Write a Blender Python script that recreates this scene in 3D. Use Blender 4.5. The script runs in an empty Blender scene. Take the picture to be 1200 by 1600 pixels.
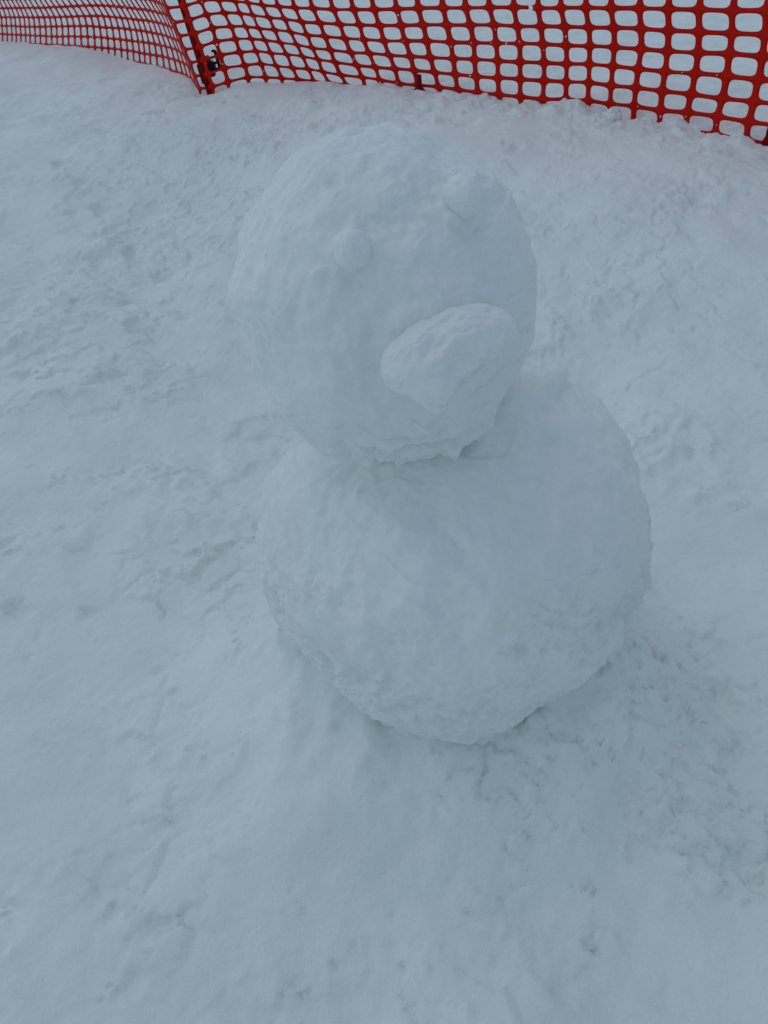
import bpy, bmesh, math, random
import numpy as np
from mathutils import Vector, Matrix

random.seed(7)
scene = bpy.context.scene
C = scene.collection

# ------------------------------------------------------------------ camera
CAM_H, PITCH, FPX = 0.95, math.radians(40.0), 1155.0      # FPX: focal length in pixels of the 1200x1600 photo
cam = bpy.data.cameras.new('camera')
cam.sensor_fit = 'VERTICAL'
cam.sensor_height = 36.0
cam.lens = 36.0 * FPX / 1600.0
cam.clip_start, cam.clip_end = 0.02, 8000.0
cam_o = bpy.data.objects.new('camera', cam)
C.objects.link(cam_o)
cam_o.location = (0, 0, CAM_H)
cam_o.rotation_euler = (math.pi / 2 - PITCH, 0, 0)
scene.camera = cam_o

# ------------------------------------------------------------------ sky, sun, exposure
SUN_EL, SUN_AZ = math.radians(68), math.radians(-52)      # azimuth from +Y, negative = to the left
world = bpy.data.worlds.new('World')
scene.world = world
world.use_nodes = True
wn = world.node_tree
for n in list(wn.nodes):
    wn.nodes.remove(n)
sky = wn.nodes.new('ShaderNodeTexSky')
sky.sky_type = 'NISHITA'
sky.sun_disc = False
sky.sun_elevation = SUN_EL
sky.sun_rotation = SUN_AZ
sky.air_density = 1.0
sky.dust_density = 0.9
sky.ozone_density = 1.0
bg = wn.nodes.new('ShaderNodeBackground')
bg.inputs['Strength'].default_value = 0.10
wo = wn.nodes.new('ShaderNodeOutputWorld')
wn.links.new(sky.outputs[0], bg.inputs[0])
wn.links.new(bg.outputs[0], wo.inputs[0])

sl = bpy.data.lights.new('sun', 'SUN')
sl.energy = 0.6
sl.angle = math.radians(160)
sl.color = (0.93, 1.0, 0.92)
so = bpy.data.objects.new('sun', sl)
C.objects.link(so)
sd = Vector((math.sin(SUN_AZ) * math.cos(SUN_EL), math.cos(SUN_AZ) * math.cos(SUN_EL), math.sin(SUN_EL)))
so.rotation_euler = (-sd).to_track_quat('-Z', 'Y').to_euler()
so.location = sd * 30

vs = scene.view_settings
scene.display_settings.display_device = 'sRGB'
vs.view_transform = 'Standard'
vs.look = 'None'
vs.exposure = -0.20
vs.gamma = 1.0
vs.use_curve_mapping = False
scene.cycles.diffuse_bounces = 8

# ------------------------------------------------------------------ helpers
cp, sp = math.cos(PITCH), math.sin(PITCH)
FWD = np.array([0, cp, -sp]); UP = np.array([0, sp, cp]); RIGHT = np.array([1.0, 0, 0])
EYE = np.array([0, 0, CAM_H])

def ray(px, py):
    return FWD + RIGHT * ((px - 600) / FPX) + UP * ((800 - py) / FPX)     # unit depth along the optical axis

def at_depth(px, py, Z):
    return EYE + ray(px, py) * Z

_rng = np.random.RandomState(11)
_perm = np.concatenate([_rng.permutation(256)] * 3)
_grad = _rng.normal(size=(256, 3)); _grad /= np.linalg.norm(_grad, axis=1)[:, None]

def perlin(p):
    p = np.asarray(p, dtype=np.float64)
    i = np.floor(p).astype(np.int64); f = p - i
    i &= 255
    w = f * f * f * (f * (f * 6 - 15) + 10)
    out = 0
    for dx in (0, 1):
        wx = w[:, 0] if dx else 1 - w[:, 0]
        for dy in (0, 1):
            wy = w[:, 1] if dy else 1 - w[:, 1]
            for dz in (0, 1):
                wz = w[:, 2] if dz else 1 - w[:, 2]
                h = _perm[_perm[_perm[(i[:, 0] + dx) & 255] + ((i[:, 1] + dy) & 255)] + ((i[:, 2] + dz) & 255)]
                g = _grad[h]
                out = out + wx * wy * wz * (g[:, 0] * (f[:, 0] - dx) + g[:, 1] * (f[:, 1] - dy) + g[:, 2] * (f[:, 2] - dz))
    return out * 1.5

def fbm(p, octv=4, gain=0.5, lac=2.03):
    a, s, t = 1.0, 0, np.asarray(p, dtype=np.float64)
    for k in range(octv):
        s = s + a * perlin(t)
        t = t * lac + 17.3
        a *= gain
    return s

def sstep(a, b, x):
    t = np.clip((x - a) / (b - a), 0, 1)
    return t * t * (3 - 2 * t)

def mesh_obj(name, verts, faces, mat, parent=None, smooth=True):
    me = bpy.data.meshes.new(name)
    me.from_pydata([tuple(v) for v in verts], [], [tuple(f) for f in faces])
    me.update()
    if smooth:
        me.polygons.foreach_set('use_smooth', [True] * len(me.polygons))
    if mat:
        me.materials.append(mat)
    o = bpy.data.objects.new(name, me)
    C.objects.link(o)
    if parent:
        o.parent = parent
    return o

def bm_obj(name, bm, mat, parent=None, smooth=True):
    me = bpy.data.meshes.new(name)
    bm.normal_update()
    bm.to_mesh(me); bm.free()
    if smooth:
        me.polygons.foreach_set('use_smooth', [True] * len(me.polygons))
    me.materials.append(mat)
    o = bpy.data.objects.new(name, me)
    C.objects.link(o)
    if parent:
        o.parent = parent
    return o

def tag(o, label, cat, group=None, kind=None):
    o['label'] = label
    if cat: o['category'] = cat
    if group: o['group'] = group
    if kind: o['kind'] = kind
    return o

def set_co(o, co):
    o.data.vertices.foreach_set('co', np.asarray(co, dtype=np.float32).ravel())
    o.data.update()

def get_co(me):
    a = np.empty(len(me.vertices) * 3, dtype=np.float32)
    me.vertices.foreach_get('co', a)
    return a.reshape(-1, 3).astype(np.float64)

_ico = {}
def ico_mesh(level):
    if level not in _ico:
        bm = bmesh.new()
        bmesh.ops.create_icosphere(bm, subdivisions=level, radius=1.0)
        me = bpy.data.meshes.new('ico'); bm.to_mesh(me); bm.free()
        v = get_co(me)
        v /= np.linalg.norm(v, axis=1)[:, None]
        f = np.empty(len(me.polygons) * 3, dtype=np.int32)
        me.polygons.foreach_get('vertices', f)
        bpy.data.meshes.remove(me)
        _ico[level] = (v, f.reshape(-1, 3))
    return _ico[level]

def tri_obj(name, co, tri, mat, parent=None):
    me = bpy.data.meshes.new(name)
    me.vertices.add(len(co)); me.vertices.foreach_set('co', np.asarray(co, dtype=np.float32).ravel())
    k = tri.shape[1]
    me.loops.add(tri.size); me.loops.foreach_set('vertex_index', tri.astype(np.int32).ravel())
    me.polygons.add(len(tri))
    me.polygons.foreach_set('loop_start', np.arange(0, tri.size, k, dtype=np.int32))
    me.polygons.foreach_set('loop_total', np.full(len(tri), k, dtype=np.int32))
    me.update(calc_edges=True)
    me.validate()
    me.polygons.foreach_set('use_smooth', [True] * len(me.polygons))
    me.materials.append(mat)
    o = bpy.data.objects.new(name, me); C.objects.link(o)
    if parent: o.parent = parent
    return o

# ------------------------------------------------------------------ materials
def snow_material(name, col, grain, bump, sss=0.35, warm=None):
    m = bpy.data.materials.new(name); m.use_nodes = True
    nt = m.node_tree; N = nt.nodes; L = nt.links
    b = N['Principled BSDF']
    b.inputs['Roughness'].default_value = 0.62
    b.inputs['Specular IOR Level'].default_value = 0.25
    b.inputs['Subsurface Weight'].default_value = sss
    b.inputs['Subsurface Radius'].default_value = (0.8, 1.0, 1.1)
    b.inputs['Subsurface Scale'].default_value = 0.012
    tc = N.new('ShaderNodeTexCoord')
    # wetter, icier and drier patches: a slow change of the snow's own tint
    n0 = N.new('ShaderNodeTexNoise'); n0.inputs['Scale'].default_value = 5.0; n0.inputs['Detail'].default_value = 5
    L.new(tc.outputs['Object'], n0.inputs['Vector'])
    mix = N.new('ShaderNodeMix'); mix.data_type = 'RGBA'
    mix.inputs[6].default_value = (*[c * 0.955 for c in col], 1)
    mix.inputs[7].default_value = (*[min(c * 1.03, 0.97) for c in col], 1)
    rmp = N.new('ShaderNodeMapRange'); rmp.inputs[1].default_value = 0.35; rmp.inputs[2].default_value = 0.65
    L.new(n0.outputs['Fac'], rmp.inputs[0]); L.new(rmp.outputs[0], mix.inputs[0])
    L.new(mix.outputs[2], b.inputs['Base Color'])
    # grain
    n1 = N.new('ShaderNodeTexNoise'); n1.inputs['Scale'].default_value = grain; n1.inputs['Detail'].default_value = 6
    n1.inputs['Roughness'].default_value = 0.62
    n2 = N.new('ShaderNodeTexNoise'); n2.inputs['Scale'].default_value = grain * 6; n2.inputs['Detail'].default_value = 3
    L.new(tc.outputs['Object'], n1.inputs['Vector']); L.new(tc.outputs['Object'], n2.inputs['Vector'])
    b1 = N.new('ShaderNodeBump'); b1.inputs['Strength'].default_value = bump; b1.inputs['Distance'].default_value = 0.004
    b2 = N.new('ShaderNodeBump'); b2.inputs['Strength'].default_value = bump * 0.55; b2.inputs['Distance'].default_value = 0.0012
    L.new(n1.outputs['Fac'], b1.inputs['Height']); L.new(n2.outputs['Fac'], b2.inputs['Height'])
    L.new(b1.outputs[0], b2.inputs['Normal']); L.new(b2.outputs[0], b.inputs['Normal'])
    return m

def plastic(name, col, rough=0.45, var=0.2, scale=14.0):
    m = bpy.data.materials.new(name); m.use_nodes = True
    nt = m.node_tree; N = nt.nodes; L = nt.links
    b = N['Principled BSDF']
    b.inputs['Roughness'].default_value = rough
    b.inputs['Specular IOR Level'].default_value = 0.06
    tc = N.new('ShaderNodeTexCoord')
    n = N.new('ShaderNodeTexNoise'); n.inputs['Scale'].default_value = scale; n.inputs['Detail'].default_value = 4
    L.new(tc.outputs['Object'], n.inputs['Vector'])
    mx = N.new('ShaderNodeMix'); mx.data_type = 'RGBA'
    mx.inputs[6].default_value = (*[c * (1 - var) for c in col], 1)
    mx.inputs[7].default_value = (*[min(c * (1 + var), 1) for c in col], 1)
    L.new(n.outputs['Fac'], mx.inputs[0]); L.new(mx.outputs[2], b.inputs['Base Color'])
    bp = N.new('ShaderNodeBump'); bp.inputs['Strength'].default_value = 0.25; bp.inputs['Distance'].default_value = 0.002
    n2 = N.new('ShaderNodeTexNoise'); n2.inputs['Scale'].default_value = 120
    L.new(tc.outputs['Object'], n2.inputs['Vector']); L.new(n2.outputs['Fac'], bp.inputs['Height'])
    L.new(bp.outputs[0], b.inputs['Normal'])
    return m

M_GROUND = snow_material('trodden_snow', (0.85, 0.913, 0.862), 70, 0.7, 0.0)
M_BALL = snow_material('packed_snow', (0.86, 0.905, 0.868), 75, 0.32, 0.2)
M_BALL.node_tree.nodes['Principled BSDF'].inputs['Roughness'].default_value = 0.5
M_BALL.node_tree.nodes['Principled BSDF'].inputs['Specular IOR Level'].default_value = 0.4
M_NET = plastic('red_net_plastic', (0.60, 0.010, 0.003), 0.5)
M_POLE = plastic('red_pole_paint', (0.22, 0.003, 0.002), 0.5)
M_BLACK = plastic('black_plastic', (0.012, 0.012, 0.014), 0.45)

# ------------------------------------------------------------------ net layout (pixel traces -> positions)
# each column: nodes of row 5 (top) down to row 0 or -1, as seen in the photograph
RC = [
 [(260,12),(271,35),(280,56),(288,77),(297,98),(304,118),(311,138)],
 [(288,9),(296,31),(304,52),(312.7,73),(319,93),(325,116),(332,135)],
 [(314,2),(323,23),(332,44),(337.5,65),(344,86.7),(350,106.7),(356,128)],
 [(341,0),(350,20),(361,41.7),(368,61),(375,81.7),(382.5,102.5),(387.5,121)],
 [(367.5,2),(375,21),(384,41.7),(392.5,61),(400,80),(408,100),(415,121)],
 [(386.7,4),(395,24),(404,44),(414,63),(423,83),(431.7,103),(440,122)],
 [(410,8),(420,27.5),(429,46.7),(438,66.7),(448,85),(456.7,106),(465,124)],
 [(435,10),(445,30),(454,50),(464,70),(472.5,88),(481.7,108),(490,127)],
 [(461,12),(471,34),(480,55),(488,75),(497,93),(504,112),(513,129)],
 [(489,13),(499.5,36),(507.5,57),(516,78),(523,97),(532,117),(541,133)],
 [(521,15),(531,38),(539,60),(548,82),(557.5,102),(566,121),(570,137)],
 [(552.5,15),(561.7,39),(568,61.7),(576.7,83),(586,105),(593,125)],
 [(585,15),(593,40),(600,64),(608,86),(616.7,107.5),(623,130)],
 [(620,14),(626.7,40),(633,64),(641,88),(646.7,110),(652.5,133)],
 [(654,13),(661,39),(666.7,64),(672.5,90),(679,113),(685,136)],
 [(692.5,12.5),(698,39),(704,66),(708,91.7),(711,116),(715,140)],
 [(728,12.5),(735,39),(740,66.7),(741.7,93),(744,119),(746.7,145)],
 [(765,11.7),(771.7,39),(775,67.5),(777.5,95),(778,121.7),(780,148)],
 [(803,11.7),(808,41),(811.7,68),(812.5,96.7),(813,124),(813,151)],
 [(841,12.5),(845,41),(848,69),(850,98),(850,126),(848,155)],
 [(876.5,12),(882.5,42),(884.7,71),(885.5,100),(884.7,128),(884,155)],
 [(915.5,12),(920,43),(921.5,72),(920.7,100.5),(920,129),(919,157.5)],
 [(955,13),(959,43.5),(959.7,74),(957.5,103.5),(955,133.5),(953.7,163)],
 [(999.5,13),(1001.7,45),(1001.7,76.5),(997,108),(993.5,137),(990.5,166)],
 [(1044,14),(1044.7,48),(1043,80),(1039.5,112),(1035,142),(1032,172.5)],
 [(1092.7,15),(1092.7,50),(1090.5,82.5),(1086,115),(1080,147),(1074,176)],
 [(1144.5,17),(1143.7,52),(1140,84),(1135.5,119),(1128.7,154),(1121,182)],
 [(1197.7,17),(1195.5,54),(1191,88.5),(1185,124.5),(1178,159),(1170,190)],
]
CORNER = 0                                   # index of the folded column in RC
zx = [0, 50, 100, 150, 200, 235, 257, 285, 311, 332, 356, 420, 500, 566, 620, 685, 746, 813, 884, 954, 1032, 1074, 1121, 1170]
zz = [6.0, 5.6, 5.25, 4.98, 4.76, 4.58, 4.42, 4.1, 3.72, 3.64, 3.63, 3.62, 3.57, 3.48, 3.38, 3.20, 3.03, 2.87, 2.75, 2.66, 2.53, 2.46, 2.38, 2.30]
Zof = lambda x: float(np.interp(x, zx, zz))

# left run: columns by their x on row 1, leaning as traced, rows as curves
LX = [4,11.3,18.7,25.3,32.7,40,47,55,63,72,80.7,89,98,107,116.7,126.7,137,147.5,158,168,178,188,197.5,206.7,216,224,232.5,241.7,250.8,259,267.5,275,281,287,292]
ROWS = {
 5: ([0,67,140,190,233,250,260],[-1,-3,-8,-6,-1,5,12]),
 4: ([0,67,140,160,190,233,258,271],[13,12,8.5,8.7,11,16,22,35]),
 3: ([0,80,140,160,190,233,257,273,280],[27,27,25,25,28,32.5,38,45,56]),
 2: ([0,53,107,140,160,190,233,257,278,288],[40,42,41,40.5,42.7,44,50,55,63,77]),
 1: ([0,40,80,116,140,160,190,233,257,277,287,297],[53,55,57,57,57.5,58.7,62,67,72,78,86,98]),
 0: ([0,80,136,177,207,232,253,272,292,304],[66,70,72.7,76,80,85,88,93,101,118]),
 -1: ([0,80,136,177,207,232,264,278,288,300,311],[79,83,88,92,96,101,109,113,116,124,138]),
}
LEAN = {5:[-12,-22,-31,-37],4:[-6,-12.7,-20,-26],3:[-2,-4,-10,-17],2:[-1,-.7,-4,-9],1:[0,0,0,0],0:[0,.5,2,7],-1:[0,1,3,14]}
def left_col(x1):
    col = []
    for r in (5,4,3,2,1,0,-1):
        x = x1 + float(np.interp(x1, [0,107,233,297], LEAN[r]))
        col.append((x, float(np.interp(x, *ROWS[r]))))
    return col
TRACED = [left_col(x) for x in LX] + RC
CORNER += len(LX)

def column3d(tr):
    """traced column -> 3D nodes, row 5 first; the column stands in the vertical plane through its foot"""
    xb = tr[5][0] if len(tr) > 5 else tr[-1][0]
    Zb = Zof(tr[5][0] if tr[5][0] > 311 else (tr[6][0] if len(tr) > 6 else tr[5][0]))
    foot = at_depth(*tr[5], Zb)
    pts = []
    for (px, py) in tr:
        d = ray(px, py)
        pts.append(EYE + d * (foot[1] / d[1]))
    return pts
NB, NT = 2, 9                                # rows added below (buried) and above (out of frame)
cols = []
for tr in TRACED:
    p = column3d(tr)
    st = (p[0] - p[5]) / 5.0
    if len(p) < 7:
        p.append(p[5] - st * 0.95)
    low = [p[6] - np.array([0, 0, st[2]]) * k for k in range(NB, 0, -1)]
    top = [p[0] + np.array([st[0] * 0.75 * math.exp(-0.15 * k), 0, st[2]]) * k for k in range(1, NT + 1)]
    cols.append(low + p[::-1] + top)         # bottom to top
cols = np.array(cols)                        # (columns, rows, 3)
# beyond both edges of the frame the net simply runs on
dl = (cols[0] - cols[6]) / 6.0; dr = (cols[-1] - cols[-4]) / 3.0
cols = np.concatenate([np.array([cols[0] + dl * k for k in range(24, 0, -1)]), cols,
                       np.array([cols[-1] + dr * k for k in range(1, 9)])])
OFF = 24
# smooth tracing jitter in depth
R_ROW0 = NB + 1                              # index of row 0 in the bottom-to-top list

# ------------------------------------------------------------------ ground height
GL = [(0,66),(40,67),(80,70),(135,73),(160,80),(200,93),(250,106),(270,115),(295,126),(312,149),(331,161),(345,154),(360,139),
      (391,131),(446,131),(480,128),(510,130),(541,134),(568,136),(593,131),(623,134),(652,140),(690,145),(717,146),(748,150),
      (780,157),(813,162),(848,163),(884,156),(905,158),(919,163),(953,186),(991,191),(1032,187),(1074,190),(1113,210),(1167,211),(1200,220)]
_o = np.argsort([t[5][0] for t in TRACED])
_nx = np.array([t[5][0] for t in TRACED])[_o]; _ny = np.array([column3d(t)[5][1] for t in TRACED])[_o]
def at_net(px, py, dy=0.0):
    d = ray(px, py)
    return EYE + d * ((float(np.interp(px, _nx, _ny)) + dy) / d[1])
GP = np.array([at_net(x, y) for x, y in GL])
ext_l = np.array([GP[0] + (GP[0] - GP[3]) * k * 0.9 * np.array([1, 1, 0.1]) for k in range(1, 9)])
ext_r = np.array([GP[-1] + (GP[-1] - GP[-5]) * k * np.array([1, 1, 0]) for k in range(1, 5)])
GP = np.concatenate([ext_l[::-1], GP, ext_r])
_seg = []
for a, b in zip(GP[:-1], GP[1:]):
    n = max(1, int(np.linalg.norm(b - a) / 0.03))
    _seg += [a + (b - a) * t / n for t in range(n)]
GPD = np.array(_seg)

SNOWMAN = np.array([0.10, 0.783, 0.0])

def macro(x, y):
    """height of the snow without its fine relief"""
    x = np.asarray(x, float).ravel(); y = np.asarray(y, float).ravel()
    z = np.zeros_like(x)
    near = (np.abs(x) < 9) & (y > 0.4) & (y < 14)
    xs, ys = x[near], y[near]
    out = np.zeros_like(xs)
    for s in range(0, len(xs), 20000):
        X = xs[s:s+20000]; Y = ys[s:s+20000]
        d2 = (X[:, None] - GPD[None, :, 0]) ** 2 + (Y[:, None] - GPD[None, :, 1]) ** 2
        dmin = np.sqrt(d2.min(1))
        w = 1.0 / (d2 + 0.0008) ** 2
        zf = (w * GPD[None, :, 2]).sum(1) / w.sum(1)
        w2 = 1.0 / (d2 + 0.10) ** 2
        zs = (w2 * GPD[None, :, 2]).sum(1) / w2.sum(1)
        k = np.exp(-(dmin / 0.11) ** 2)
        zf = zs * (1 - k) + zf * k
        ramp = 1 - sstep(0.05, 1.75, dmin)
        j = GPD[d2.argmin(1)]
        # beyond the net the snow stays at the height of the bank
        yl = np.interp(X, GP[:, 0], GP[:, 1])
        beh = sstep(-0.05, 0.25, Y - yl)
        out[s:s+20000] = zf * (ramp * (1 - beh) + beh)
    z[near] = out
    far = ~near & (y >= 14)
    z[far] = 0.12
    return z

def ground_hit(px, py, z0=0.0):
    d = ray(px, py)
    t = (z0 - CAM_H) / d[2]
    for _ in range(12):
        p = EYE + d * t
        z0 = float(macro(p[0], p[1])[0])
        t = (z0 - CAM_H) / d[2]
    return EYE + d * t

def graded(parts):
    out = [parts[0][0]]
    for (a, b, s0, s1) in parts:
        x = a; span = b - a
        while x < b - 1e-9:
            s = s0 + (s1 - s0) * (x - a) / span
            x += s
            out.append(min(x, b))
    return np.unique(np.round(np.array(out), 5))

gy = graded([(-40, -0.3, 6, 0.15), (-0.3, 0.2, 0.1, 0.012), (0.2, 1.75, 0.0045, 0.0055), (1.75, 4.6, 0.006, 0.017), (4.6, 8, 0.02, 0.06), (8, 60, 0.08, 6)])
gy = np.concatenate([[-3000, -900, -250, -90], gy, [100, 200, 450, 1000, 2200, 5000]])
gx1 = graded([(0, 1.05, 0.0050, 0.0055), (1.05, 2.4, 0.007, 0.018), (2.4, 4.2, 0.02, 0.06), (4.2, 60, 0.08, 8)])
gx1 = np.concatenate([gx1, [120, 300, 800, 2000, 5000]])
gx = np.unique(np.concatenate([-gx1, gx1]))
GX, GY = np.meshgrid(gx, gy)
X, Y = GX.ravel(), GY.ravel()
Zg = macro(X, Y)
P2 = np.stack([X, Y, np.zeros_like(X)], 1)
inner = (np.abs(X) < 5) & (Y > -0.6) & (Y < 11)
Q = P2[inner]
fade = (1 - sstep(3.5, 5, np.abs(Q[:, 0]))) * (1 - sstep(7, 11, Q[:, 1]))
h = np.zeros(len(Q))
h += 0.020 * fbm(Q * 2.1 + 3.1, 3)                                   # slow swells
patch = sstep(-0.10, 0.30, fbm(Q * 2.6 + 9.7, 3))                    # where the surface is churned up
smooth_zone = 1 - 0.75 * np.exp(-(((Q[:, 0] + 0.05) / 0.34) ** 2 + ((Q[:, 1] - 0.42) / 0.16) ** 2))
patch = np.clip(patch * smooth_zone, 0, 1)
lum = np.abs(fbm(Q * 9 + 1.7, 4, 0.55))
h += patch * 0.011 * (0.35 - lum)                                    # lumpy, creased
warp = Q + 0.02 * np.stack([fbm(Q * 14 + 5, 2), fbm(Q * 14 + 25, 2), np.zeros(len(Q))], 1)
f1 = fbm(warp * 6.3 + 40, 3)
f2 = fbm(warp * 10.7 + 77, 3)
m2 = sstep(0.0, 0.35, fbm(Q * 3.4 + 31, 2))
h += 0.0045 * m2 * patch * sstep(0.10, 0.150, f1)                            # broken crust with crisp edges
h += 0.0045 * patch * sstep(0.16, 0.19, f2)
h -= 0.0050 * m2 * sstep(0.22, 0.26, -f2) * patch
def worley(q, scale, seed):
    """nearest and second-nearest cell distances and a random number for the cell, in 2D"""
    t = q[:, :2] * scale
    ic = np.floor(t).astype(np.int64)
    f1_ = np.full(len(t), 9.0); f2_ = np.full(len(t), 9.0); idr = np.zeros(len(t)); gx_ = np.zeros(len(t)); gy_ = np.zeros(len(t))
    for dx in (-1, 0, 1):
        for dy in (-1, 0, 1):
            cx, cy = ic[:, 0] + dx, ic[:, 1] + dy
            k = _perm[_perm[(cx + seed) & 255] + (cy & 255)]
            ox = _perm[k + 31] / 256.0; oy = _perm[k + 97] / 256.0
            ddx, ddy = cx + ox - t[:, 0], cy + oy - t[:, 1]
            dist = np.hypot(ddx, ddy)
            nearer = dist < f1_
            f2_ = np.where(nearer, f1_, np.minimum(f2_, dist))
            idr = np.where(nearer, k / 256.0, idr); gx_ = np.where(nearer, -ddx, gx_); gy_ = np.where(nearer, -ddy, gy_)
            f1_ = np.where(nearer, dist, f1_)
    return f1_, f2_, idr, gx_, gy_
def blob(px, py, rx, ry):
    g = ground_hit(px, py)
    return np.exp(-(((Q[:, 0] - g[0]) / rx) ** 2 + ((Q[:, 1] - g[1]) / ry) ** 2))
# broken slabs and crumbs: thick right of the snowman and in the tracks on the left, thin elsewhere
chunk = np.clip(1.15 * blob(1040, 1180, .20, .16) + .9 * blob(1120, 1330, .16, .08) + .8 * blob(880, 1240, .12, .07) + .9 * blob(1090, 1040, .16, .12)
                + .7 * blob(170, 330, .5, .5) + .7 * blob(230, 500, .35, .35) + .5 * blob(30, 590, .3, .25) + .8 * blob(330, 880, .12, .13) + .6 * blob(140, 900, .16, .16)
                + .7 * blob(470, 1030, .13, .05) + .5 * blob(180, 1200, .2, .12) + .5 * blob(250, 1400, .14, .09) + .6 * blob(700, 1270, .05, .04)
                + .6 * blob(1050, 380, .5, .6) + .6 * blob(300, 240, .6, .4), 0, 1.2)
chunk = chunk * sstep(-0.35, 0.25, fbm(Q * 5 + 91, 3)) + 0.04 + 0.32 * patch * sstep(0.1, 0.4, fbm(Q * 6 + 17, 2))
wq = Q + 0.020 * np.stack([fbm(Q * 16 + 5, 3, 0.6), fbm(Q * 16 + 25, 3, 0.6), np.zeros(len(Q))], 1)
for sc, am, sd_ in ((15.0, 0.0090, 3), (29.0, 0.0036, 77)):
    a1, a2, rid, ggx, ggy = worley(wq, sc, sd_)
    edge = sstep(0.03, 0.14, a2 - a1)
    keep = sstep(0.35, 0.55, rid)                       # only some of the slabs stand proud
    tilt = (ggx * (np.modf(rid * 17)[0] - 0.5) + ggy * (np.modf(rid * 41)[0] - 0.75)) * 1.6
    h += am * chunk * edge * keep * (0.75 + tilt)
    h -= am * 0.8 * chunk * np.exp(-((a2 - a1) / 0.045) ** 2) * sstep(0.0, 0.3, fbm(Q * 13 + sc, 2))
cr = fbm(warp * 11 + 140, 4, 0.6)
h -= 0.0080 * np.exp(-(cr / 0.035) ** 2) * sstep(0.20, 0.36, fbm(Q * 15 + 200, 2)) * (0.3 + 0.7 * patch)     # short cracks
h += 0.0034 * fbm(Q * 13 + 8, 3, 0.5)
h += 0.0016 * fbm(Q * 34, 3, 0.6) * (0.35 + 0.65 * patch)
h += 0.0008 * perlin(Q * 130)
# treads, scuffs and pits that show in the photograph: (px, py, radius m, depth m)
PITS = [(100,255,.085,.028),(128,288,.06,.020),(90,285,.06,-.018),(165,332,.06,.018),(150,372,.07,.016),(222,408,.06,.022),(205,432,.05,-.015),
        (262,428,.05,.018),(215,520,.055,.020),(160,600,.045,.014),(190,470,.06,.016),(25,590,.05,.018),(20,545,.06,.012),(60,560,.07,.012),
        (130,965,.018,.012),(40,955,.032,.012),(8,860,.03,.014),(285,880,.030,.012),(275,1085,.018,.010),(250,1050,.015,.010),(380,1060,.018,.012),
        (15,880,.03,.010),(200,1255,.022,.010),(168,1435,.018,.010),(215,1460,.03,.010),(205,1540,.02,.010),(125,1332,.008,.010),(345,1210,.028,-.010),
        (600,1200,.020,.008),(705,1262,.016,.010),(610,1470,.022,.008),(975,970,.014,.028),(965,1090,.025,.014),(1120,1085,.030,.016),(1075,1065,.018,.012),
        (910,1225,.018,.012),(820,1215,.024,-.014),(830,1260,.026,-.010),(1050,1220,.022,.012),(1060,1290,.034,-.016),(1000,1180,.030,-.012),(960,1260,.018,.010),
        (1140,1345,.030,.014),(1085,1370,.012,.014),(1195,1390,.020,.020),(985,1140,.024,-.012),(1110,1050,.035,-.014),(1150,1060,.030,-.012),
        (1020,1290,.03,-.012),(930,1330,.02,-.010),(1160,1130,.03,-.010),(880,1120,.03,.008),(1140,1200,.03,.012),
        (230,180,.05,.025),(270,225,.08,-.02),(300,260,.10,-.02),(380,255,.05,.018),(345,225,.10,-.018),(560,180,.06,-.015),(740,190,.05,.012),
        (860,290,.06,-.012),(800,240,.06,.012),(1100,330,.05,.010),(925,350,.012,.012),(1090,515,.015,.012),(1080,395,.03,.012),(1010,300,.06,-.014),(905,175,.07,-.02),
        (1020,215,.05,-.02),(1130,235,.05,-.015),(700,180,.05,-.018),(460,160,.08,-.012),(385,850,.016,.012),(334,157,.06,.05),(390,900,.012,.012),(405,835,.02,.010)]
for (px, py, r, dep) in PITS:
    g = ground_hit(px, py)
    sel = np.abs(Q[:, 0] - g[0]) < r * 3
    sel &= np.abs(Q[:, 1] - g[1]) < r * 3
    q = Q[sel]
    if not len(q): continue
    dd = q[:, :2] - g[:2]
    th = random.Random(int(px * 7 + py)).uniform(0, math.pi)
    ex = dd[:, 0] * math.cos(th) + dd[:, 1] * math.sin(th); ey = -dd[:, 0] * math.sin(th) + dd[:, 1] * math.cos(th)
    rr = np.hypot(ex * 0.75, ey * 1.35) / r
    rr = rr * (1 + 0.9 * fbm(q * (0.8 / r) + px, 4, 0.6)) 
    if dep > 0:      # a scuff: ragged, steep on one side, running out on the other
        e = (1 - sstep(0.35, 0.9, rr)) * np.clip(0.6 + 0.8 * ex / r, 0.05, 1.2)
        h[sel] += -dep * 1.0 * e * min(1.0, r / 0.05 + 0.15)
    else:            # a flat plate of crust lying proud
        e = 1 - sstep(0.74, 0.86, rr)
        h[sel] += -dep * 0.40 * e * (0.75 + 0.35 * ey / r + 0.3 * fbm(q * (0.9 / r) + py, 3))
# crumbly bank thrown up along the foot of the net
d2 = np.full(len(Q), 9.0)
nb = (Q[:, 1] > 1.6)
for s in range(0, int(nb.sum()), 20000):
    idx = np.where(nb)[0][s:s+20000]
    d2[idx] = np.sqrt(((Q[idx, None, 0] - GPD[None, :, 0]) ** 2 + (Q[idx, None, 1] - GPD[None, :, 1]) ** 2).min(1))
bank = np.exp(-(d2 / 0.16) ** 2) * sstep(-0.6, 0.4, Q[:, 0])
h += bank * (0.030 * fbm(Q * 11 + 13, 4, 0.6))
nearn = 1 - np.exp(-(d2 / 0.08) ** 2) * 0.5
h *= nearn
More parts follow.
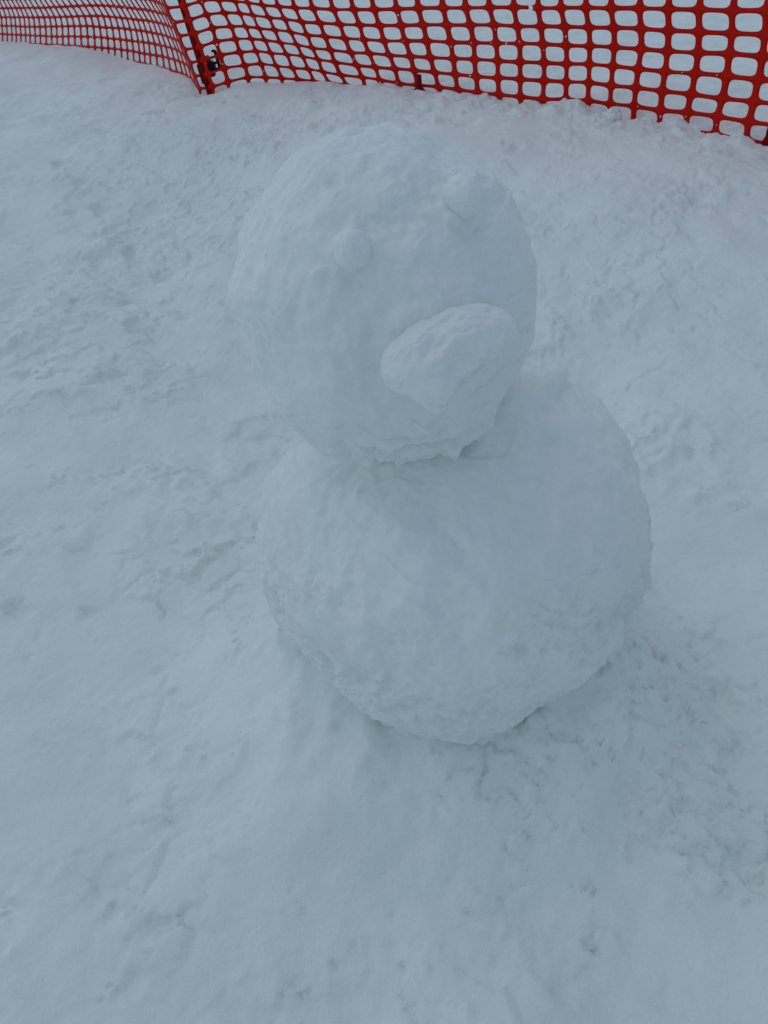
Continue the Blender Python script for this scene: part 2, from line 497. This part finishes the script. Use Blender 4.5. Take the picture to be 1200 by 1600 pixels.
# a little collar of scraped snow at the snowman's foot
ds = np.hypot(Q[:, 0] - SNOWMAN[0], Q[:, 1] - SNOWMAN[1])
ang = np.stack([Q[:, 0] - SNOWMAN[0], Q[:, 1] - SNOWMAN[1], np.zeros(len(Q))], 1)
dsn = ds * (1 + 0.08 * fbm(Q * 5 + 60, 3))
h += 0.084 * (1 - sstep(0.19, 0.43, dsn)) + 0.014 * np.exp(-((ds - 0.27) / 0.06) ** 2) * np.clip(0.2 + 1.4 * fbm(Q * 11 + 60, 4, 0.55), -0.3, 1.4)
# no needle-thin holes: fill anything much narrower than a finger
rows_in = int(((gy > -0.6) & (gy < 11)).sum())
H = h.reshape(rows_in, -1)
Hp = np.pad(H, 2, mode='edge')
B = sum(Hp[i:i + H.shape[0], j:j + H.shape[1]] for i in range(5) for j in range(5)) / 25.0
h = np.clip(H, B - 0.0030, B + 0.0048).ravel()
Zg[inner] += h * fade * 1.2
out = ~inner
Zg[out] += 0.02 * perlin(P2[out] * 0.7)
nx, ny = len(gx), len(gy)
idx = np.arange(nx * ny).reshape(ny, nx)
quads = np.stack([idx[:-1, :-1], idx[:-1, 1:], idx[1:, 1:], idx[1:, :-1]], -1).reshape(-1, 4)
ground = tri_obj('snow_ground', np.stack([X, Y, Zg], 1), quads, M_GROUND)
tag(ground, 'trodden, crusted white snow sloping up to the net', None, kind='structure')

def ground_z(x, y):
    i = np.clip(np.searchsorted(gx, x) - 1, 0, nx - 2); j = np.clip(np.searchsorted(gy, y) - 1, 0, ny - 2)
    Z = Zg.reshape(ny, nx)
    u = (x - gx[i]) / (gx[i+1] - gx[i]); v = (y - gy[j]) / (gy[j+1] - gy[j])
    return float((Z[j, i] * (1-u) + Z[j, i+1] * u) * (1-v) + (Z[j+1, i] * (1-u) + Z[j+1, i+1] * u) * v)

# ------------------------------------------------------------------ snowman
snowman = bpy.data.objects.new('snowman', None)
C.objects.link(snowman)
snowman.location = SNOWMAN
tag(snowman, 'small snowman of two stacked snowballs with snow eyes and a blunt snow snout', 'snowman')

def silhouette_fn(center_px, D, outline):
    """radius of a ball against direction round the line of sight, from its outline in the photograph"""
    v = ray(*center_px); v /= np.linalg.norm(v)
    a = RIGHT - v * np.dot(RIGHT, v); a /= np.linalg.norm(a)
    b = np.cross(a, v); b = b if b[2] > 0 else -b
    ph, rr = [], []
    for (x, y) in outline:
        r = ray(x, y); r /= np.linalg.norm(r)
        s = r - v * np.dot(r, v)
        ph.append(math.atan2(np.dot(s, b), np.dot(s, a)))
        rr.append(D * math.sqrt(max(0, 1 - np.dot(r, v) ** 2)))
    o = np.argsort(ph); ph = np.array(ph)[o]; rr = np.array(rr)[o]
    ph = np.concatenate([ph - 2*math.pi, ph, ph + 2*math.pi]); rr = np.concatenate([rr] * 3)
    t = np.linspace(-math.pi, math.pi, 721)
    R = np.interp(t, ph, rr)
    k = np.ones(7) / 7
    R = np.convolve(np.concatenate([R[-10:-1], R, R[1:10]]), k, 'same')[9:-9]
    return v, a, b, (lambda q: np.interp(q, t, R))

def ball(outline, center_px, D, Rmean, squash=0.97):
    d, tri = ico_mesh(8)
    v, a, b, fn = silhouette_fn(center_px, D, outline)
    cos_v = d @ v
    phi = np.arctan2(d @ b, d @ a)
    s = np.sqrt(np.clip(1 - cos_v ** 2, 0, 1))
    R = Rmean * squash * (1 - s ** 2) + fn(phi) * s ** 2
    # the silhouette of a nearby ball lies a little this side of its centre plane
    return d, tri, R, EYE + ray(*center_px) / np.linalg.norm(ray(*center_px)) * D

# --- body
BO = [(410,900),(408,800),(420,745),(448,714),(520,680),(610,640),(700,606),(800,585),(862,592),(925,622),(985,690),(1003,760),(1013,860),
      (1006,925),(965,1000),(905,1064),(850,1095),(782,1136),(715,1160),(650,1146),(560,1098),(492,1032),(432,965)]
BD = 1.07
d, tri, R, cb = ball(BO, (710, 868), BD, 0.278)
print('body centre', cb, 'ground', macro(cb[0], cb[1]))
p = d * 3.6
R = R + 0.008 * fbm(p * 0.7 + 4, 2)
rough = sstep(-0.15, 0.35, fbm(p * 0.8 + 21, 2))
mid = np.exp(-((d[:, 2] + 0.05) / 0.45) ** 2)
R = R + 0.0042 * fbm(p * np.array([2.2, 2.2, 1.3]) + 90, 3, 0.5)
R = R - 0.0150 * (0.25 + 0.75 * mid) * rough * np.abs(fbm(p * 2.0 + 7, 4, 0.5))
# overlapping sheets left from rolling: steps that run round the ball
lay = d[:, 2] * 7.5 + d[:, 0] * 1.6 + 1.3 * fbm(p * 0.55 + 3, 3)
fr = lay - np.floor(lay)
low = 1 - sstep(-0.65, -0.25, d[:, 2])
R = R + (0.0030 + 0.013 * low) * (sstep(0.0, 0.93, fr) - sstep(0.93, 1.0, fr) * 1.0 - 0.3) * sstep(-0.2, 0.3, fbm(p * 1.1 + 55, 2) + 0.5 * low)
R = R + 0.0040 * fbm(p * 4.0, 4, 0.55) * (0.3 + rough * mid)
R = R - 0.0035 * sstep(0.18, 0.5, fbm(p * 3.1 + 120, 3)) * mid
R = R + 0.0005 * perlin(p * 22)
body_pts = d * R[:, None]
def dents(pts, c, d, R, lst):
    for (px, py, r, dep) in lst:
        q = ray(px, py); q = q / np.linalg.norm(q)
        rel = pts + c - EYE
        t = rel @ q
        off = np.linalg.norm(rel - t[:, None] * q, axis=1)
        front = (d @ q) < 0.15
        pr = off / r * (1 + 0.5 * perlin(d * (0.35 / r) + px))
        e = (1 - sstep(0.2, 1.0, pr)) * front
        R = R - dep * e
    return R
R = dents(body_pts, cb, d, R, [(846,650,.020,.008),(852,690,.020,.008),(800,715,.022,.005),(845,780,.03,.005),(738,880,.028,.009),(540,940,.028,.007),
                               (700,935,.05,.006),(600,905,.04,.005),(815,1012,.012,.008),(880,1010,.014,.007),(975,960,.015,.012),(640,860,.05,-.004),
                               (760,900,.05,-.005),(862,600,.020,-.022),(820,600,.03,-.006),(600,1005,.09,-.006),(500,880,.05,.005),(560,760,.08,-.004),(790,650,.08,-.010)])
bco = d * R[:, None] + cb - SNOWMAN
body = tri_obj('body', bco, tri, M_BALL, snowman)

# --- head
HO = [(595,198),(540,203),(482,226),(425,285),(385,335),(372,400),(356,470),(374,515),(410,600),(455,672),(500,702),(600,721),(690,713),(735,692),(770,652),
      (800,600),(829,545),(837,480),(829,380),(800,310),(752,258),(690,226),(645,204)]
HD = 0.845
d, tri, R, ch = ball(HO, (597, 460), HD, 0.170)
print('head centre', ch)
p = d * 2.6
R = R + 0.0030 * fbm(p * 0.8 + 14, 2)
rough = sstep(-0.2, 0.35, fbm(p * 1.1 + 2, 2))
R = R + 0.0046 * fbm(p * np.array([1.8, 1.8, 1.0]) + 33, 3, 0.45)
R = R - 0.0016 * np.abs(fbm(p * 2.6 + 70, 3, 0.5))
lay = d[:, 2] * 6.0 - d[:, 0] * 1.2 + 1.1 * fbm(p * 0.7 + 30, 3)
fr = lay - np.floor(lay)
low = 1 - sstep(-0.72, -0.35, d[:, 2])
R = R + (0.0020 + 0.0070 * low * sstep(-0.25, 0.3, fbm(p * 1.7 + 205, 2))) * (sstep(0.0, 0.93, fr) - sstep(0.93, 1.0, fr) - 0.3) * sstep(-0.2, 0.3, fbm(p * 1.3 + 5, 2) + 0.5 * low)
jag = np.exp(-((d[:, 2] + 0.70) / 0.10) ** 2)
R = R + 0.006 * jag * np.clip(fbm(p * 5 + 8, 3, 0.6), -0.5, 1)
R = R + 0.0012 * fbm(p * 4, 4, 0.5) * (0.4 + rough)
R = R - 0.0010 * sstep(0.2, 0.5, fbm(p * 3.0 + 120, 3))
R = R + 0.0002 * perlin(p * 26)
R = dents(d * R[:, None], ch, d, R, [(630,340,.028,.004),(690,250,.03,.002),(560,430,.025,.004),(735,355,.022,.005),
                                     (700,640,.06,.004),(590,600,.02,.004),(430,560,.05,.004),(480,330,.06,-.003),(600,520,.03,.003),(550,394,.030,-.005),(723,313,.030,-.005),(700,492,.05,-.006),(620,520,.035,-.005),(575,585,.035,.006),(713,706,.013,-.010)])
hco = d * R[:, None] + ch - SNOWMAN
head = tri_obj('head', hco, tri, M_BALL, snowman)

def head_surface(px, py):
    q = ray(px, py); q = q / np.linalg.norm(q)
    rel = hco + SNOWMAN - EYE
    t = rel @ q
    off = np.linalg.norm(rel - t[:, None] * q, axis=1)
    c = np.where(off < 0.006)[0]
    i = c[np.argmin(t[c])]
    pos = EYE + q * t[i]
    nrm = pos - ch; nrm /= np.linalg.norm(nrm)
    return pos, nrm

def lump(name, pos, axes, rad, mat, parent, level=6, amp=0.08, seed=0, flat=None, expo=2.0):
    d, tri = ico_mesh(level)
    q = d.copy()
    if expo != 2.0:
        n = (np.abs(q) ** expo).sum(1) ** (1 / expo)
        q = q / n[:, None]
    q = q * (1 + amp * fbm(d * 1.5 + seed, 4, 0.5) + amp * 0.25 * fbm(d * 6 + seed, 2))[:, None]
    if flat: q = flat(q, d)
    co = (q[:, 0:1] * rad[0]) * axes[0] + (q[:, 1:2] * rad[1]) * axes[1] + (q[:, 2:3] * rad[2]) * axes[2] + pos
    return tri_obj(name, co - SNOWMAN if parent else co, tri, mat, parent)

wdir = RIGHT * 0.94 + UP * 0.33
for k, (px, py, r, push) in enumerate([(550, 394, 0.0170, -0.0005), (723, 313, 0.0175, 0.0015)]):
    pos, n = head_surface(px, py)
    t1 = np.cross(n, [0, 0, 1]); t1 /= np.linalg.norm(t1); t2 = np.cross(t1, n); t2 = -t2 if t2[2] < 0 else t2
    e = lump('eye', pos + n * push + t2 * 0.002, (t1, n, t2), (r, r * 1.05, r * 1.08), M_BALL, snowman, 6, 0.09, 3 + 9 * k)
    e.parent = head
# --- snout: a thick slab of pressed snow with a thin lower lip
pos, n = head_surface(700, 548)
w = wdir - n * np.dot(wdir, n); w /= np.linalg.norm(w)
u = np.cross(n, w); u = u if u[2] > 0 else -u
fw = n - u * 0.70; fw /= np.linalg.norm(fw)              # juts out and down from the face
uu = np.cross(w, fw); uu = uu if np.dot(uu, n) > 0 else -uu
def bill(q, d):
    x, y, z = q[:, 0].copy(), q[:, 1].copy(), q[:, 2].copy()
    f = np.clip(y, 0, 1.2)
    q[:, 1] = y + f * (0.45 * np.exp(-((x + 0.55) / 0.30) ** 2) - 0.35 * sstep(-0.1, 1.0, x) + 0.30 * fbm(d * 2.6 + 8, 3))
    edge = np.clip(1 - 0.55 * f ** 2, 0.3, 1)
    q[:, 2] = np.where(z > 0, z * edge * (1 + 0.16 * fbm(d * 2.4 + 52, 3)), z * 0.35)
    return q
sn = lump('snout', pos + n * 0.004 + uu * 0.002, (w, fw, uu), (0.065, 0.036, 0.032), M_BALL, snowman, 7, 0.05, 61, bill, 2.15)
sn.parent = head
head_parts = [o for o in C.objects if o.parent == head]

# ------------------------------------------------------------------ netting
def cubic(t):
    return np.array([-.5*t+t*t-.5*t**3, 1-2.5*t*t+1.5*t**3, .5*t+2*t*t-1.5*t**3, -.5*t*t+.5*t**3])
NC, NR = cols.shape[:2]
pad = np.empty((NC + 2, NR + 2, 3))
pad[1:-1, 1:-1] = cols
pad[0, 1:-1] = 2 * cols[0] - cols[1]; pad[-1, 1:-1] = 2 * cols[-1] - cols[-2]
pad[:, 0] = 2 * pad[:, 1] - pad[:, 2]; pad[:, -1] = 2 * pad[:, -2] - pad[:, -3]
def net_point(c, r, u, v):
    a, b = cubic(u), cubic(v)
    blk = pad[c:c+4, r:r+4]
    return np.einsum('i,j,ijk->k', a, b, blk)
SEG = 5
outer = []
for s in range(4):
    for k in range(SEG):
        t = -1 + 2 * k / SEG
        outer.append([(t, -1), (1, t), (-t, 1), (-1, -t)][s])
def hole(x, y, jit):
    # rounded rectangular opening; flared nodes
    hx, hy = 0.815, 0.795
    ex = 3.9
    n = (abs(x) ** ex + abs(y) ** ex) ** (1 / ex)
    return x / n * hx * (1 + jit[0]), y / n * hy * (1 + jit[1])
verts, faces, lut = [], [], {}
def nv(pnt):
    key = tuple(np.round(pnt, 5))
    if key not in lut:
        lut[key] = len(verts); verts.append(pnt)
    return lut[key]
rng = random.Random(3)
broken = (OFF + len(LX) + 18, R_ROW0 + 5)           # torn strand: between these two columns, on row 5
for c in range(NC - 1):
    for r in range(NR - 1):
        jit = (rng.uniform(-.03, .03), rng.uniform(-.05, .05))
        o, i = [], []
        for (x, y) in outer:
            o.append(nv(net_point(c, r, (x + 1) / 2, (y + 1) / 2)))
            hx_, hy_ = hole(x, y, jit)
            i.append(nv(net_point(c, r, (hx_ + 1) / 2, (hy_ + 1) / 2)))
        n = len(o)
        for k in range(n):
            if c == broken[0] and r == broken[1] and k == 3: continue            # bottom side of the cell above
            if c == broken[0] and r == broken[1] - 1 and k == 2 * SEG + 1: continue   # top side of the cell below
            faces.append((o[k], o[(k + 1) % n], i[(k + 1) % n], i[k]))
net = mesh_obj('safety_netting', verts, faces, M_NET)
sm = net.modifiers.new('thickness', 'SOLIDIFY'); sm.thickness = 0.0045; sm.offset = 0
tag(net, 'red plastic mesh safety netting folded round the post, its lower edge buried in snow', 'netting')

# ------------------------------------------------------------------ post with black clip
def tube(bm, pts, rad, seg=16, cap=True):
    rings = []
    pts = [Vector(p) for p in pts]
    for k, p in enumerate(pts):
        t = (pts[min(k+1, len(pts)-1)] - pts[max(k-1, 0)]).normalized()
        a = t.cross(Vector((0, 1, 0.01))).normalized(); b = t.cross(a).normalized()
        rr = rad[k] if hasattr(rad, '__len__') else rad
        rings.append([bm.verts.new(p + a * math.cos(2*math.pi*i/seg) * rr + b * math.sin(2*math.pi*i/seg) * rr) for i in range(seg)])
    for A, B in zip(rings[:-1], rings[1:]):
        for i in range(seg):
            bm.faces.new((A[i], A[(i+1) % seg], B[(i+1) % seg], B[i]))
    if cap:
        bm.faces.new(rings[0][::-1]); bm.faces.new(rings[-1])

def rbox(bm, c, ax, size, bev=0.15):
    r = bmesh.ops.create_cube(bm, size=1.0)
    vsx = r['verts']
    M = Matrix((ax[0], ax[1], ax[2])).transposed()
    for v in vsx:
        v.co = M @ Vector((v.co.x * size[0], v.co.y * size[1], v.co.z * size[2])) + Vector(c)
    ed = list({e for v in vsx for e in v.link_edges})
    bmesh.ops.bevel(bm, geom=ed, offset=min(size) * bev, segments=2, affect='EDGES')

yp = cols[OFF + CORNER + 1, R_ROW0, 1] + 0.028          # the pole stands just behind the net
qd = ray(331, 151); pb = EYE + qd * (yp / qd[1])
qd = ray(283.5, 0); pt = EYE + qd * (pb[1] / qd[1])
pdir = (pt - pb) / np.linalg.norm(pt - pb)
post = bpy.data.objects.new('fence_post', None); C.objects.link(post)
post.location = pb
tag(post, 'slim red pole with a black clip, leaning where the netting folds', 'post')
bm = bmesh.new()
tube(bm, [pdir * s for s in (-0.35, -0.1, 0.0, 0.3, 0.6, 0.9, 1.18)], [0.0195, 0.0195, 0.0192, 0.0190, 0.0188, 0.0185, 0.018], 20)
pole = bm_obj('pole', bm, M_POLE, post)
bm = bmesh.new()
tube(bm, [pdir * s for s in (1.181, 1.19, 1.215, 1.225)], [0.021, 0.0215, 0.0205, 0.012], 20)
cap = bm_obj('cap', bm, M_BLACK, post)
# clip: a round hub clamped on the pole between two notched side arms
qd = ray(327, 105); cpos = EYE + qd * (pb[1] / qd[1]) - pb
axz = Vector(pdir); axx = Vector((1, 0, 0)) - axz * axz.x; axx.normalize(); axy = axz.cross(axx)
bm = bmesh.new()
front = -axy if axy.y > 0 else axy
front = Vector((0, -1, 0)) - axz * axz.dot(Vector((0, -1, 0))); front.normalize()
tube(bm, [Vector(cpos) - front * 0.024, Vector(cpos) + front * 0.018, Vector(cpos) + front * 0.024], [0.031, 0.031, 0.025], 20)
for s in (-1, 1):
    off = axz * (0.020 * s)
    cc = Vector(cpos) + axx * (0.051 * s) + off
    rbox(bm, cc, (axx, axz, front), (0.013, 0.088, 0.024), 0.25)
    rbox(bm, cc + axz * 0.042 - axx * 0.008 * s, (axx, axz, front), (0.018, 0.010, 0.020), 0.25)
    rbox(bm, Vector(cpos) + axx * (0.036 * s) + axz * 0.012, (axx, axz, front), (0.036, 0.010, 0.018), 0.25)
    rbox(bm, Vector(cpos) + axx * (0.036 * s) - axz * 0.014, (axx, axz, front), (0.036, 0.009, 0.018), 0.25)
rbox(bm, Vector(cpos) + axz * 0.040 - axx * 0.004, (axx, axz, front), (0.034, 0.018, 0.046), 0.25)
rbox(bm, Vector(cpos) - axz * 0.036, (axx, axz, front), (0.038, 0.010, 0.046), 0.25)
clip = bm_obj('clip', bm, M_BLACK, post, smooth=False)
clip['label'] = 'black plastic clip with two hooked side arms'

# ------------------------------------------------------------------ red pegs at the foot of the net
def peg(px, py, label, size=1.0, lean=0.0):
    p = at_net(px, py, -0.05)
    o = bpy.data.objects.new('ground_peg', None); C.objects.link(o)
    o.location = p
    tag(o, label, 'peg', 'red pegs at the foot of the netting')
    bm = bmesh.new()
    ax = Vector((lean, 0, 1)).normalized()
    tube(bm, [ax * s for s in (-0.16, -0.03, 0.0, 0.05, 0.075)], [0.005*size, 0.010*size, 0.010*size, 0.009*size, 0.008*size], 12)
    bm_obj('shaft', bm, M_POLE, o)
    bm = bmesh.new()
    tube(bm, [ax * s for s in (-0.012, -0.004, 0.012, 0.026, 0.032)], [0.016*size, 0.025*size, 0.021*size, 0.013*size, 0.0105*size], 9)
    bm_obj('collar', bm, M_POLE, o)
    return o
peg(655, 147, 'red peg poking from the snow at the middle of the netting', 1.35, -0.05)
peg(1197, 231, 'red peg at the right edge, in front of the netting', 1.0, -0.1)

# ------------------------------------------------------------------ clods of snow
def clod(px, py, rad, label, group, seed, sink=0.35, Z=None, flatz=0.6):
    p = at_depth(px, py, Z) if Z else ground_hit(px, py)
    if Z is None: p[2] = ground_z(p[0], p[1]) + rad[2] * (1 - 2 * sink) * 0.5
    a = random.Random(seed).uniform(0, math.pi)
    ax = (np.array([math.cos(a), math.sin(a), 0]), np.array([-math.sin(a), math.cos(a), 0]), np.array([0, 0, 1.0]))
    o = lump('snow_clod', p * 0, ax, rad, M_GROUND, None, 5, 0.38, seed * 3.7)
    o.location = p
    tag(o, label, 'snow clod', group)
    return o
clod(956, 186, (0.040, 0.030, 0.034), 'angular snow clod leaning on the buried edge of the netting', 'loose snow clods', 5, Z=Zof(954) - 0.05)
clod(930, 193, (0.050, 0.040, 0.028), 'rounded snow clod in front of the buried netting edge', 'loose snow clods', 6, Z=Zof(930) - 0.07)
clod(1143, 84, (0.013, 0.010, 0.015), 'bit of snow caught on a crossing of the right-hand netting', 'snow caught on the netting', 8, Z=Zof(1121) + 0.035)
clod(524, 37, (0.008, 0.007, 0.011), 'wisp of snow caught on a strand of the netting left of centre', 'snow caught on the netting', 9, Z=Zof(560) - 0.02)
# flecks of snow stuck on the netting
fv, ff = [], []
bd, bt = ico_mesh(1)
rs = random.Random(5)
base_cols = list(range(OFF + 6, NC - 6))
for k in range(95):
    c = rs.choice(base_cols); r = rs.randrange(2, NR - 6)
    if rs.random() < 0.5: u, v = rs.uniform(-.05, .05) + (rs.random() < .5), rs.random()
    else: u, v = rs.random(), rs.uniform(-.04, .04) + (rs.random() < .5)
    pnt = net_point(c, r, min(max(u, 0), 1), min(max(v, 0), 1))
    s = rs.choice([0.0022, 0.0028, 0.003, 0.0045])
    base = len(fv)
    to = EYE - pnt; to /= np.linalg.norm(to)
    for q in bd:
        fv.append(pnt + np.array([0, -0.003, 0.001]) + q * s * (1 + 0.5 * rs.uniform(-1, 1)))
    for t in bt: ff.append(tuple(int(x) + base for x in t))
fl = mesh_obj('snow_flecks', fv, ff, M_GROUND)
tag(fl, 'tiny white flecks of snow stuck along the red strands', 'snow flecks', kind='stuff')
